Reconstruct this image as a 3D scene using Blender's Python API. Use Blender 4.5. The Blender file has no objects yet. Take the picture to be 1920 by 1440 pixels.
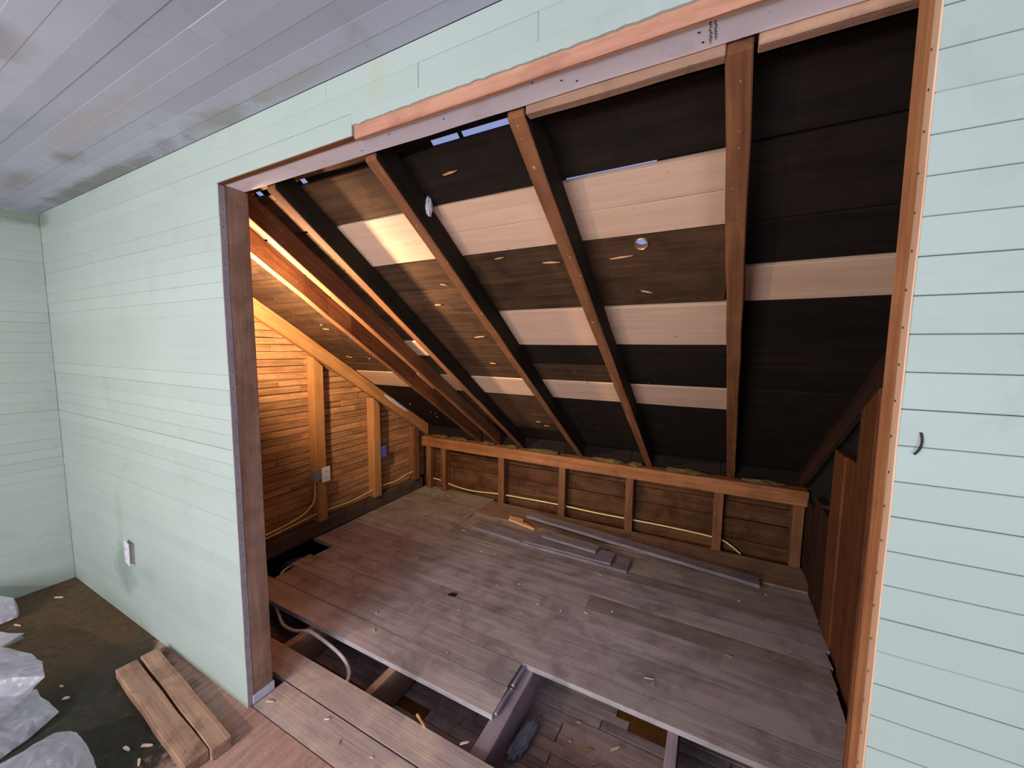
import bpy, bmesh, math, random
from mathutils import Vector, Matrix, noise
random.seed(7)
sc = bpy.context.scene
col = sc.collection

# ------------------------------------------------------------------ camera, world, light, exposure
CAM = Vector((1.621, -0.7952, 1.4936))
CR = Vector((0.88861088, 0.45855249, 0.01001524))
CU = Vector((-0.05156304, 0.07817699, 0.99560515))
CF = Vector((-0.45575426, 0.88522199, -0.09311329))
cam_d = bpy.data.cameras.new('camera')
cam = bpy.data.objects.new('camera', cam_d)
col.objects.link(cam)
cam_d.sensor_fit = 'HORIZONTAL'
cam_d.sensor_width = 36.0
cam_d.lens = 717.9 / 1920.0 * 36.0
cam_d.clip_start = 0.02
cam.matrix_world = Matrix(((CR.x, CU.x, -CF.x, CAM.x), (CR.y, CU.y, -CF.y, CAM.y),
                           (CR.z, CU.z, -CF.z, CAM.z), (0, 0, 0, 1)))
sc.camera = cam

w = bpy.data.worlds.new('sky')
sc.world = w
w.use_nodes = True
w.node_tree.nodes['Background'].inputs[0].default_value = (0.36, 0.44, 0.80, 1)
w.node_tree.nodes['Background'].inputs[1].default_value = 0.75

def area_light(name, loc, rot, sx, sy, power, color):
    d = bpy.data.lights.new(name, 'AREA')
    d.shape = 'RECTANGLE'; d.size = sx; d.size_y = sy; d.energy = power; d.color = color
    o = bpy.data.objects.new(name, d); col.objects.link(o)
    o.location = loc; o.rotation_euler = rot
    return o

def point_light(name, loc, power, color, radius):
    d = bpy.data.lights.new(name, 'POINT')
    d.energy = power; d.color = color; d.shadow_soft_size = radius
    o = bpy.data.objects.new(name, d); col.objects.link(o); o.location = loc
    return o

# daylight through the room's window, behind the camera
area_light('window_daylight', (0.30, -3.12, 1.25), (math.radians(90), 0, 0), 1.25, 1.25, 86, (0.74, 0.86, 1.0))
area_light('window_daylight', (2.85, -3.12, 1.35), (math.radians(90), 0, math.radians(12)), 1.1, 1.3, 46, (0.74, 0.79, 1.0))
# a bare bulb in the room, to the left behind the camera (its rafter shadows fall to the right)
point_light('room_bulb', (-0.12, -2.2, 1.3), 80, (1.0, 0.70, 0.50), 0.03)
# the work lamp that hangs in the alcove behind the left post
lamp = point_light('alcove_work_lamp', (-0.35, 0.21, 1.667), 150, (1.0, 0.72, 0.44), 0.035)
lamp.data.type = 'SPOT'            # a clamp lamp with a reflector, aimed up under the roof
lamp = bpy.data.objects['alcove_work_lamp']
lamp.data.spot_size = math.radians(178); lamp.data.spot_blend = 0.5; lamp.data.shadow_soft_size = 0.035
lamp.rotation_euler = Vector((-0.1, 0.83, 0.50)).to_track_quat('-Z', 'Y').to_euler()

sc.view_settings.view_transform = 'Standard'
sc.view_settings.look = 'None'
sc.view_settings.gamma = 1.0
sc.view_settings.use_curve_mapping = False
sc.view_settings.exposure = 0.0

# ------------------------------------------------------------------ helpers
def lin(h):
    h = h.lstrip('#')
    r = []
    for i in (0, 2, 4):
        c = int(h[i:i + 2], 16) / 255.0
        r.append(c / 12.92 if c <= 0.04045 else ((c + 0.055) / 1.055) ** 2.4)
    return (r[0], r[1], r[2], 1.0)

WM = {}

def tag(o, label=None, cat=None, group=None, kind=None):
    if label: o['label'] = label
    if cat: o['category'] = cat
    if group: o['group'] = group
    if kind: o['kind'] = kind
    return o

def link(o, parent, M):
    col.objects.link(o)
    WM[o] = M
    if parent is not None:
        o.parent = parent
        o.matrix_basis = WM[parent].inverted() @ M
    else:
        o.matrix_basis = M
    return o

def empty(name, loc=(0, 0, 0), parent=None):
    o = bpy.data.objects.new(name, None)
    o.empty_display_size = 0.05
    return link(o, parent, Matrix.Translation(Vector(loc)))

def frame(origin, xa, up=(0, 0, 1)):
    x = Vector(xa).normalized(); u = Vector(up)
    y = u.cross(x)
    if y.length < 1e-5: y = Vector((0, 1, 0)).cross(x)
    y.normalize(); z = x.cross(y)
    o = Vector(origin)
    return Matrix(((x.x, y.x, z.x, o.x), (x.y, y.y, z.y, o.y), (x.z, y.z, z.z, o.z), (0, 0, 0, 1)))

def from_bm(name, bm, mat, parent, M, smooth=False):
    me = bpy.data.meshes.new(name)
    bm.normal_update()
    bm.to_mesh(me); bm.free()
    if smooth:
        for p in me.polygons: p.use_smooth = True
    me.materials.append(mat)
    return link(bpy.data.objects.new(name, me), parent, M)

def from_py(name, verts, faces, mat, parent=None, M=Matrix.Identity(4), smooth=False):
    me = bpy.data.meshes.new(name)
    me.from_pydata([tuple(v) for v in verts], [], faces)
    me.update()
    if smooth:
        for p in me.polygons: p.use_smooth = True
    me.materials.append(mat)
    return link(bpy.data.objects.new(name, me), parent, M)

HEXF = [(0, 3, 2, 1), (4, 5, 6, 7), (0, 1, 5, 4), (1, 2, 6, 5), (2, 3, 7, 6), (3, 0, 4, 7)]

def hexa(name, v8, mat, parent=None, xa=(1, 0, 0), up=(0, 0, 1), ch=0.002, cuts=0, jit=0.0):
    """eight world corners (bottom ring 0-3, top ring 4-7); local X runs along xa"""
    c = sum((Vector(v) for v in v8), Vector()) / 8
    M = frame(c, xa, up); Mi = M.inverted()
    bm = bmesh.new()
    vs = [bm.verts.new(Mi @ Vector(v)) for v in v8]
    for f in HEXF: bm.faces.new([vs[i] for i in f])
    bmesh.ops.recalc_face_normals(bm, faces=bm.faces)
    if cuts:
        es = [e for e in bm.edges if abs((e.verts[0].co - e.verts[1].co).normalized().x) > 0.8]
        bmesh.ops.subdivide_edges(bm, edges=es, cuts=cuts, use_grid_fill=True)
        if jit:
            for v in bm.verts:
                n = noise.noise_vector(v.co * 5 + Vector(v8[0]) * 9)
                v.co += Vector((0, n.y * jit, n.z * jit))
    if ch:
        es = [e for e in bm.edges if len(e.link_faces) == 2 and e.calc_face_angle(0) > 0.7]
        bmesh.ops.bevel(bm, geom=es, offset=ch, segments=1, affect='EDGES', clamp_overlap=True)
    return from_bm(name, bm, mat, parent, M)

def wbox(name, x, y, z, mat, parent=None, axis='x', ch=0.002, cuts=0, jit=0.0):
    v = [(x[0], y[0], z[0]), (x[1], y[0], z[0]), (x[1], y[1], z[0]), (x[0], y[1], z[0]),
         (x[0], y[0], z[1]), (x[1], y[0], z[1]), (x[1], y[1], z[1]), (x[0], y[1], z[1])]
    ax = {'x': (1, 0, 0), 'y': (0, 1, 0), 'z': (0, 0, 1)}[axis]
    return hexa(name, v, mat, parent, ax, (1, 0, 0) if axis == 'z' else (0, 0, 1), ch, cuts, jit)

def prism(name, outline, t0, t1, mat, parent, M, ch=0.0):
    """outline in local XY, extruded along local Z"""
    bm = bmesh.new()
    a = [bm.verts.new((p[0], p[1], t0)) for p in outline]
    b = [bm.verts.new((p[0], p[1], t1)) for p in outline]
    n = len(a)
    bm.faces.new(list(reversed(a))); bm.faces.new(b)
    for i in range(n):
        bm.faces.new((a[i], a[(i + 1) % n], b[(i + 1) % n], b[i]))
    bmesh.ops.recalc_face_normals(bm, faces=bm.faces)
    if ch:
        es = [e for e in bm.edges if e.calc_face_angle(0) > 0.7]
        bmesh.ops.bevel(bm, geom=es, offset=ch, segments=1, affect='EDGES', clamp_overlap=True)
    return from_bm(name, bm, mat, parent, M)

def tube(name, pts, rad, mat, parent=None, sub=5, sides=8):
    P = [Vector(p) for p in pts]
    dense = []
    for i in range(len(P) - 1):
        p0 = P[max(i - 1, 0)]; p1 = P[i]; p2 = P[i + 1]; p3 = P[min(i + 2, len(P) - 1)]
        for k in range(sub):
            t = k / sub
            dense.append(0.5 * ((2 * p1) + (p2 - p0) * t + (2 * p0 - 5 * p1 + 4 * p2 - p3) * t * t
                                + (3 * p1 - p0 - 3 * p2 + p3) * t ** 3))
    dense.append(P[-1])
    o = dense[0]
    vs, fs = [], []
    up = Vector((0, 0, 1))
    for i, p in enumerate(dense):
        d = (dense[min(i + 1, len(dense) - 1)] - dense[max(i - 1, 0)]).normalized()
        a = d.cross(up)
        if a.length < 1e-3: a = d.cross(Vector((1, 0, 0)))
        a.normalize(); b = d.cross(a)
        for s in range(sides):
            th = 2 * math.pi * s / sides
            vs.append(p + (a * math.cos(th) + b * math.sin(th)) * rad - o)
    for i in range(len(dense) - 1):
        for s in range(sides):
            fs.append((i * sides + s, i * sides + (s + 1) % sides, (i + 1) * sides + (s + 1) % sides, (i + 1) * sides + s))
    fs.append(tuple(range(sides)))
    fs.append(tuple((len(dense) - 1) * sides + s for s in range(sides)))
    return from_py(name, vs, fs, mat, parent, Matrix.Translation(o), True)

# ------------------------------------------------------------------ materials
MATS = {}

def new_mat(name):
    m = bpy.data.materials.new(name); m.use_nodes = True
    nt = m.node_tree
    return m, nt, nt.nodes['Principled BSDF']

def N(nt, typ, **kw):
    n = nt.nodes.new(typ)
    for k, v in kw.items():
        if k.startswith('i_'):
            n.inputs[int(k[2:])].default_value = v
        else:
            setattr(n, k, v)
    return n

def ramp(nt, stops, src):
    r = nt.nodes.new('ShaderNodeValToRGB')
    e = r.color_ramp.elements
    while len(e) < len(stops): e.new(0.5)
    for el, (p, c) in zip(e, stops):
        el.position = p; el.color = c
    nt.links.new(src, r.inputs[0])
    return r.outputs[0]

def mixc(nt, fac, a, b, mode='MIX'):
    m = nt.nodes.new('ShaderNodeMix'); m.data_type = 'RGBA'; m.blend_type = mode
    for sock, v in ((m.inputs[0], fac), (m.inputs[6], a), (m.inputs[7], b)):
        if hasattr(v, 'is_linked'): nt.links.new(v, sock)
        else: sock.default_value = v
    return m.outputs[2]

def math_(nt, op, a, b=0.5):
    m = nt.nodes.new('ShaderNodeMath'); m.operation = op
    for sock, v in ((m.inputs[0], a), (m.inputs[1], b)):
        if hasattr(v, 'is_linked'): nt.links.new(v, sock)
        else: sock.default_value = v
    return m.outputs[0]

def coords(nt, scale, rnd=True):
    tc = N(nt, 'ShaderNodeTexCoord')
    v = tc.outputs['Object']
    if rnd:
        oi = N(nt, 'ShaderNodeObjectInfo')
        sc_ = math_(nt, 'MULTIPLY', oi.outputs['Random'], 43.0)
        cb = N(nt, 'ShaderNodeCombineXYZ')
        for i in range(3): nt.links.new(sc_, cb.inputs[i])
        ad = N(nt, 'ShaderNodeVectorMath', operation='ADD')
        nt.links.new(v, ad.inputs[0]); nt.links.new(cb.outputs[0], ad.inputs[1])
        v = ad.outputs[0]
    mp = N(nt, 'ShaderNodeMapping')
    mp.inputs['Scale'].default_value = scale
    nt.links.new(v, mp.inputs[0])
    return mp.outputs[0], v

def noise_(nt, vec, scale, detail=4, rough=0.55, dist=0.0):
    n = N(nt, 'ShaderNodeTexNoise')
    n.inputs['Scale'].default_value = scale; n.inputs['Detail'].default_value = detail
    n.inputs['Roughness'].default_value = rough; n.inputs['Distortion'].default_value = dist
    nt.links.new(vec, n.inputs['Vector'])
    return n.outputs[0]

def wood(name, dark, light, rough=0.75, grain=1.0, bump=0.25, blotch=None, blotch_amt=0.4, var=0.25,
         spec=0.25, knots=0.0, specks=None):
    m, nt, b = new_mat(name)
    L = nt.links
    g, raw = coords(nt, (1.3 * grain, 22 * grain, 22 * grain))
    n1 = noise_(nt, g, 1.6, 6, 0.6, 0.6)
    g2 = N(nt, 'ShaderNodeMapping'); g2.inputs['Scale'].default_value = (5, 150, 150)
    L.new(raw, g2.inputs[0])
    n2 = noise_(nt, g2.outputs[0], 1.0, 3, 0.6)
    c = ramp(nt, [(0.28, lin(dark)), (0.72, lin(light))], n1)
    c = mixc(nt, math_(nt, 'MULTIPLY', n2, 0.40), c, lin(dark), 'MULTIPLY')
    if blotch:
        nb = noise_(nt, raw, 6.0, 5, 0.65, 0.4)
        f = ramp(nt, [(0.45, (0, 0, 0, 1)), (0.70, (1, 1, 1, 1))], nb)
        c = mixc(nt, math_(nt, 'MULTIPLY', f, blotch_amt), c, lin(blotch))
    if specks:
        ns = noise_(nt, raw, 55.0, 2, 0.5)
        f = ramp(nt, [(0.70, (0, 0, 0, 1)), (0.76, (1, 1, 1, 1))], ns)
        c = mixc(nt, math_(nt, 'MULTIPLY', f, 0.7), c, lin(specks))
    if knots:
        k = N(nt, 'ShaderNodeTexVoronoi'); k.inputs['Scale'].default_value = 1.0
        km = N(nt, 'ShaderNodeMapping'); km.inputs['Scale'].default_value = (6, 11, 11)
        L.new(raw, km.inputs[0]); L.new(km.outputs[0], k.inputs['Vector'])
        f = ramp(nt, [(0.03, (1, 1, 1, 1)), (0.075, (0, 0, 0, 1))], k.outputs['Distance'])
        c = mixc(nt, math_(nt, 'MULTIPLY', f, knots), c, lin('4a2a18'))
    oi = N(nt, 'ShaderNodeObjectInfo')
    hsv = N(nt, 'ShaderNodeHueSaturation')
    mr = N(nt, 'ShaderNodeMapRange')
    mr.inputs['To Min'].default_value = 1 - var; mr.inputs['To Max'].default_value = 1 + var
    L.new(oi.outputs['Random'], mr.inputs[0])
    L.new(mr.outputs[0], hsv.inputs['Value'])
    L.new(c, hsv.inputs['Color'])
    L.new(hsv.outputs[0], b.inputs['Base Color'])
    b.inputs['Roughness'].default_value = rough
    b.inputs['Specular IOR Level'].default_value = spec
    bp = N(nt, 'ShaderNodeBump'); bp.inputs['Strength'].default_value = bump; bp.inputs['Distance'].default_value = 0.004
    h = math_(nt, 'ADD', n1, math_(nt, 'MULTIPLY', n2, 0.6))
    L.new(h, bp.inputs['Height']); L.new(bp.outputs[0], b.inputs['Normal'])
    MATS[name] = m
    return m

def paint(name, c1, c2, dirt, dirt_amt, rough=0.5, scale=2.0, speck=0.5, var=0.04, stains=()):
    """flat old paint on boards; stains = (centre, radius, colour, amount) in world space: dirt with a place of its own"""
    m, nt, b = new_mat(name)
    L = nt.links
    geo = N(nt, 'ShaderNodeNewGeometry')
    v = geo.outputs['Position']
    n1 = noise_(nt, v, scale, 4, 0.6)
    c = ramp(nt, [(0.3, lin(c1)), (0.7, lin(c2))], n1)
    n2 = noise_(nt, v, scale * 2.7, 6, 0.7, 0.6)
    f = ramp(nt, [(0.56, (0, 0, 0, 1)), (0.78, (1, 1, 1, 1))], n2)
    c = mixc(nt, math_(nt, 'MULTIPLY', f, dirt_amt), c, lin(dirt))
    n3 = noise_(nt, v, 45, 2, 0.5)
    f3 = ramp(nt, [(0.73, (0, 0, 0, 1)), (0.77, (1, 1, 1, 1))], n3)
    c = mixc(nt, math_(nt, 'MULTIPLY', f3, speck), c, lin(dirt))
    for (cen, sc3, colr, amt) in stains:
        sub = N(nt, 'ShaderNodeVectorMath', operation='SUBTRACT'); sub.inputs[1].default_value = cen
        L.new(v, sub.inputs[0])
        mul = N(nt, 'ShaderNodeVectorMath', operation='MULTIPLY'); mul.inputs[1].default_value = [1.0 / s for s in sc3]
        L.new(sub.outputs[0], mul.inputs[0])
        ln = N(nt, 'ShaderNodeVectorMath', operation='LENGTH'); L.new(mul.outputs[0], ln.inputs[0])
        d = math_(nt, 'ADD', ln.outputs['Value'], math_(nt, 'MULTIPLY', math_(nt, 'SUBTRACT', n2, 0.5), 2.6))
        ff = ramp(nt, [(0.35, (1, 1, 1, 1)), (1.0, (0, 0, 0, 1))], d)
        c = mixc(nt, math_(nt, 'MULTIPLY', ff, amt), c, lin(colr))
    oi = N(nt, 'ShaderNodeObjectInfo')
    hsv = N(nt, 'ShaderNodeHueSaturation')
    mr = N(nt, 'ShaderNodeMapRange')
    mr.inputs['To Min'].default_value = 1 - var; mr.inputs['To Max'].default_value = 1 + var
    L.new(oi.outputs['Random'], mr.inputs[0]); L.new(mr.outputs[0], hsv.inputs['Value'])
    L.new(c, hsv.inputs['Color']); L.new(hsv.outputs[0], b.inputs['Base Color'])
    b.inputs['Roughness'].default_value = rough
    b.inputs['Specular IOR Level'].default_value = 0.3
    bp = N(nt, 'ShaderNodeBump'); bp.inputs['Strength'].default_value = 0.12; bp.inputs['Distance'].default_value = 0.004
    L.new(noise_(nt, v, 22, 5, 0.6), bp.inputs['Height']); L.new(bp.outputs[0], b.inputs['Normal'])
    MATS[name] = m
    return m

def plain(name, c, rough=0.5, metal=0.0, spec=0.4, var_noise=0.15):
    m, nt, b = new_mat(name)
    _, raw = coords(nt, (1, 1, 1))
    n = noise_(nt, raw, 18, 4, 0.6)
    cc = lin(c)
    d = (cc[0] * (1 - var_noise), cc[1] * (1 - var_noise), cc[2] * (1 - var_noise), 1)
    l = tuple(min(1, x * (1 + var_noise)) for x in cc[:3]) + (1,)
    nt.links.new(ramp(nt, [(0.3, d), (0.7, l)], n), b.inputs['Base Color'])
    b.inputs['Roughness'].default_value = rough
    b.inputs['Metallic'].default_value = metal
    b.inputs['Specular IOR Level'].default_value = spec
    MATS[name] = m
    return m

MINT = paint('mint_paint', 'a4b2aa', 'adb9b2', '808e86', 0.35, 0.42, 1.4, 0.35, 0.03,
             stains=(((-1.13, 0, 0.30), (0.14, 0.3, 0.16), '7d8f86', 0.65), ((-0.86, 0, 0.33), (0.16, 0.3, 0.06), '93a59c', 0.5),
                     ((-1.15, 0, 0.62), (0.06, 0.3, 0.18), '94a79b', 0.5), ((-1.93, 0, 2.22), (0.3, 0.3, 0.06), '6f7d6d', 0.7),
                     ((0.80, 0, 2.20), (0.05, 0.2, 0.09), 'a9b39f', 0.8)))
GREYC = paint('grey_ceiling_paint', 'a2a7b8', 'adb2c2', '858690', 0.5, 0.45, 2.2, 0.3, 0.085,
              stains=(((-0.35, -0.22, 2.25), (0.5, 0.07, 0.3), 'a5a0a6', 0.75), ((-0.9, -0.02, 2.25), (0.9, 0.06, 0.3), '6d6f66', 0.75),
                      ((0.1, -0.04, 2.25), (0.22, 0.05, 0.3), '8d9085', 0.7), ((0.55, -0.04, 2.25), (0.3, 0.04, 0.3), '9b9a98', 0.6),
                      ((-0.75, -0.17, 2.25), (0.16, 0.05, 0.3), '857e7a', 0.75), ((-1.3, -0.2, 2.25), (0.3, 0.05, 0.3), '8f8880', 0.7),
                      ((0.0, -0.5, 2.25), (0.12, 0.08, 0.3), '8f8a8e', 0.7)))
PINE = wood('new_pine', 'd2ac90', 'e4c3aa', 0.6, 0.7, 0.08, None, 0, 0.05, 0.3, 0.75)
TAR = wood('black_sheathing', '1d1713', '30241c', 0.85, 0.8, 0.25, '120e0c', 0.5, 0.15, 0.15)
BROWNSH = wood('brown_sheathing', '452f20', '6d4d34', 0.85, 0.9, 0.6, '251911', 0.6, 0.2, 0.2)
RAFTD = wood('dark_rafter_side', '2b241c', '43382c', 0.85, 0.8, 0.3, '1d1814', 0.4, 0.1, 0.15)
RAFT = wood('old_rafter', '6b4128', 'a06a45', 0.75, 0.8, 0.3, '4c2d1c', 0.45, 0.12, 0.25, 0.35, 'b49a84')
STUD = wood('old_stud', '6e452c', 'a3714a', 0.75, 0.8, 0.3, '53331f', 0.35, 0.12, 0.25, 0.3)
NEWST = wood('newer_stud', 'a87446', 'cf9a63', 0.7, 0.8, 0.15, '8a5a34', 0.3, 0.08, 0.25, 0.3)
POST = wood('brown_post', '9a7462', 'c2a08e', 0.7, 0.7, 0.3, '463024', 0.5, 0.05, 0.3, 0.3, '8d7466')
REDW = wood('red_fir', 'b98068', 'dba98e', 0.7, 1.2, 0.4, '7a4630', 0.35, 0.08, 0.25, 0.25)
JAMB = wood('orange_jamb', 'ab6c44', 'd09a6c', 0.65, 0.8, 0.3, '6d3c20', 0.35, 0.06, 0.3, 0.25)
ENDW = wood('pale_plank_ends', 'd9ad8a', 'eecfb2', 0.8, 0.8, 0.3, None, 0, 0.05)
ENDG = plain('lilac_plank_ends', 'a59aa0', 0.7)
WHITEW = paint('white_header_paint', 'e9e3ee', 'f1ecf5', 'a2938f', 0.35, 0.5, 2.0, 0.35, 0.02)
FLOORB = wood('worn_floorboard', 'a39594', 'dccfcd', 0.6, 0.6, 0.4, '7c706f', 0.75, 0.08, 0.4, 0.15, 'b5a6a2')
FLOORD = wood('dark_floorboard', '94867e', 'c4b7af', 0.6, 0.6, 0.4, '6c5e56', 0.65, 0.12, 0.35, 0.1, '8d8076')
FLOORP = wood('dusty_floorboard', 'a8948e', 'd2bfba', 0.6, 0.6, 0.4, 'dcc6ae', 0.85, 0.05, 0.4, 0.1, 'c9b9ae')
FLOORN = wood('brown_floorboard', '8a6e58', 'b5967e', 0.65, 0.6, 0.4, '5d4636', 0.6, 0.05, 0.3, 0.2)
SOLE = wood('dark_sole_plate', '574638', '7d6a5a', 0.8, 0.8, 0.5, '3a2e25', 0.6, 0.05, 0.2)
GABLE = wood('gable_strip_wood', '9c6a44', 'd8a878', 0.7, 1.4, 0.35, '62391f', 0.4, 0.24, 0.25)
KNEEB = wood('knee_board', '4e301c', '7c5434', 0.8, 0.7, 0.4, '2a1a10', 0.7, 0.18, 0.2, 0.3)
PLATE = wood('top_plate_wood', '8a5531', 'bb8155', 0.75, 0.8, 0.35, '5f3820', 0.4, 0.05, 0.25, 0.3, 'c9a98a')
JOIST = wood('grey_joist', '988890', 'bdadb5', 0.75, 0.8, 0.3, '57484c', 0.4, 0.06, 0.25, 0.1)
JOISTW = wood('tan_joist', 'a07d62', 'c9a68a', 0.75, 0.8, 0.3, '6b4c38', 0.3, 0.06, 0.25, 0.1)
LATH = wood('dusty_lath', 'a08a84', 'ccb8b2', 0.85, 0.8, 0.4, '4a3a33', 0.6, 0.2, 0.2, 0, 'b8a9a2')
RUSTY = wood('rust_stained_lath', '6a3f16', '93602a', 0.85, 0.8, 0.4, '3d240f', 0.5, 0.15, 0.2)
GREYB = wood('weathered_board', '877a80', 'a89ba0', 0.7, 0.7, 0.35, '544a4c', 0.5, 0.1, 0.35, 0.1, 'a39a9c')
SAWN = plain('bluish_sawn_end', '8e8d9c', 0.6)
SPLIN = wood('fresh_splinter', 'c28a5c', 'e5b98c', 0.7, 1.0, 0.4)
LUMB = wood('old_lumber', '967461', 'c49e84', 0.75, 0.8, 0.45, '5a4538', 0.75, 0.08, 0.25, 0.3, '4f3d30')
DARKG = wood('dark_wall_wood', '33201a', '4f3226', 0.85, 0.8, 0.3, '1f1410', 0.5, 0.15, 0.15)
RIGHTP = wood('right_plank', '6a3e23', '8a5531', 0.8, 0.8, 0.3, '42281a', 0.5, 0.12, 0.2, 0.2)
DARK = plain('dark_backing', '14100e', 0.95)
FELT = plain('roofing_felt', '100f10', 0.95)
YEL = plain('yellow_cable', 'fadf9c', 0.45)
WCAB = plain('white_cable', 'f4f0f6', 0.4)
BCAB = plain('blue_cable', '5b7fd6', 0.4)
WPLAS = plain('white_plastic', 'ece9f2', 0.35, var_noise=0.04)
LPLAS = plain('lilac_outlet_plastic', 'e6dcec', 0.4, var_noise=0.04)
SLOT = plain('dark_slot', '221c20', 0.6)
BLUEB = plain('blue_box_plastic', '5069c8', 0.45)
GBOX = plain('grey_box', '9a948f', 0.45, 0.4)
COND = plain('grey_conduit', 'a9a6b6', 0.4, 0.35)
COPPER = plain('copper_collar', 'b98a63', 0.35, 0.7)
CHIP = wood('pale_chip', 'cdb79c', 'efe0c8', 0.8, 1.0, 0.2)
WHCHIP = plain('white_flake', 'dcd2d4', 0.8)
PLASTER = plain('grey_plaster', '8d909c', 0.9, var_noise=0.35)
INSUL = plain('straw_debris', '6a5835', 0.95, var_noise=0.4)
INK = plain('black_ink', '2a2428', 0.8)
TAPE = plain('white_tape', 'cfd3e6', 0.4)

def plastic_film():
    m, nt, b = new_mat('plastic_film')
    _, raw = coords(nt, (1, 1, 1))
    n = noise_(nt, raw, 9, 5, 0.6, 0.5)
    nt.links.new(ramp(nt, [(0.3, lin('a9aab8')), (0.7, lin('dcdce6'))], n), b.inputs['Base Color'])
    b.inputs['Roughness'].default_value = 0.22
    vo = N(nt, 'ShaderNodeTexVoronoi', feature='DISTANCE_TO_EDGE'); vo.inputs['Scale'].default_value = 4.5
    wv = N(nt, 'ShaderNodeVectorMath', operation='ADD'); nt.links.new(raw, wv.inputs[0])
    nn = N(nt, 'ShaderNodeTexNoise'); nn.inputs['Scale'].default_value = 6; nt.links.new(raw, nn.inputs['Vector'])
    nt.links.new(nn.outputs['Color'], wv.inputs[1]); nt.links.new(wv.outputs[0], vo.inputs['Vector'])
    bp = N(nt, 'ShaderNodeBump'); bp.inputs['Strength'].default_value = 0.45; bp.inputs['Distance'].default_value = 0.03
    nt.links.new(vo.outputs['Distance'], bp.inputs['Height']); nt.links.new(bp.outputs[0], b.inputs['Normal'])
    b.inputs['Specular IOR Level'].default_value = 0.6
    tr = N(nt, 'ShaderNodeBsdfTransparent')
    tl = N(nt, 'ShaderNodeBsdfTranslucent'); tl.inputs[0].default_value = (0.8, 0.8, 0.86, 1)
    m1 = N(nt, 'ShaderNodeMixShader'); m1.inputs[0].default_value = 0.35
    nt.links.new(b.outputs[0], m1.inputs[1]); nt.links.new(tl.outputs[0], m1.inputs[2])
    m2 = N(nt, 'ShaderNodeMixShader'); m2.inputs[0].default_value = 0.38
    nt.links.new(m1.outputs[0], m2.inputs[1]); nt.links.new(tr.outputs[0], m2.inputs[2])
    nt.links.new(m2.outputs[0], nt.nodes['Material Output'].inputs[0])
    return m
FILM = plastic_film()

def room_floor_mat():
    """bare pinkish boards beside the wall; old dark backing still stuck to the middle, olive towards the corner"""
    m, nt, b = new_mat('room_floor')
    L = nt.links
    geo = N(nt, 'ShaderNodeNewGeometry'); v = geo.outputs['Position']
    sx = N(nt, 'ShaderNodeSeparateXYZ'); L.new(v, sx.inputs[0])
    mp = N(nt, 'ShaderNodeMapping'); mp.inputs['Scale'].default_value = (30, 4, 4); L.new(v, mp.inputs[0])
    ng = noise_(nt, mp.outputs[0], 1.5, 6, 0.65, 0.3)
    n = noise_(nt, v, 5.0, 7, 0.68, 0.5)
    nf = noise_(nt, v, 26.0, 5, 0.7, 0.4)
    pink = ramp(nt, [(0.3, lin('9d7a6c')), (0.7, lin('c39d8f'))], ng)
    olive = ramp(nt, [(0.3, lin('4a3a28')), (0.7, lin('6b543a'))], nf)
    dark = ramp(nt, [(0.3, lin('1f211b')), (0.72, lin('3b352b'))], nf)
    # strip beside the wall and the patch in front of the opening are bare
    t = math_(nt, 'ADD', math_(nt, 'MULTIPLY', sx.outputs[0], 0.16), sx.outputs[1])       # y + .16 x
    t = math_(nt, 'ADD', t, math_(nt, 'MULTIPLY', math_(nt, 'SUBTRACT', n, 0.5), 0.35))
    t = math_(nt, 'ADD', t, math_(nt, 'MULTIPLY', math_(nt, 'SUBTRACT', ng, 0.5), 0.12))
    bare1 = ramp(nt, [(0.0, (0, 0, 0, 1)), (0.06, (1, 1, 1, 1))], math_(nt, 'ADD', t, 0.175))
    u = math_(nt, 'ADD', sx.outputs[0], math_(nt, 'MULTIPLY', math_(nt, 'SUBTRACT', n, 0.5), 0.5))
    u = math_(nt, 'ADD', u, math_(nt, 'MULTIPLY', math_(nt, 'SUBTRACT', nf, 0.5), 0.35))
    right = ramp(nt, [(0.0, (0, 0, 0, 1)), (0.16, (1, 1, 1, 1))], math_(nt, 'SUBTRACT', u, -0.12))
    left = ramp(nt, [(0.0, (0, 0, 0, 1)), (0.2, (1, 1, 1, 1))], math_(nt, 'SUBTRACT', u, -0.88))
    bare = math_(nt, 'MAXIMUM', math_(nt, 'MULTIPLY', bare1, left), right)
    ol = ramp(nt, [(0.0, (1, 1, 1, 1)), (0.25, (0, 0, 0, 1))], math_(nt, 'SUBTRACT', u, -0.98))
    c = mixc(nt, ol, dark, olive)
    c = mixc(nt, bare, c, pink)
    fl = ramp(nt, [(0.66, (0, 0, 0, 1)), (0.72, (1, 1, 1, 1))], nf)
    c = mixc(nt, math_(nt, 'MULTIPLY', fl, 0.35), c, lin('8d7a68'))
    nd = noise_(nt, mp.outputs[0], 3.5, 6, 0.75, 1.2)
    dk_ = ramp(nt, [(0.60, (0, 0, 0, 1)), (0.68, (1, 1, 1, 1))], nd)
    c = mixc(nt, math_(nt, 'MULTIPLY', dk_, 0.75), c, lin('4d3c34'))
    L.new(c, b.inputs['Base Color'])
    b.inputs['Roughness'].default_value = 0.7
    b.inputs['Specular IOR Level'].default_value = 0.3
    bp = N(nt, 'ShaderNodeBump'); bp.inputs['Strength'].default_value = 0.5; bp.inputs['Distance'].default_value = 0.006
    L.new(math_(nt, 'ADD', nf, math_(nt, 'MULTIPLY', bare, -0.5)), bp.inputs['Height']); L.new(bp.outputs[0], b.inputs['Normal'])
    return m
ROOMF = room_floor_mat()

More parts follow.
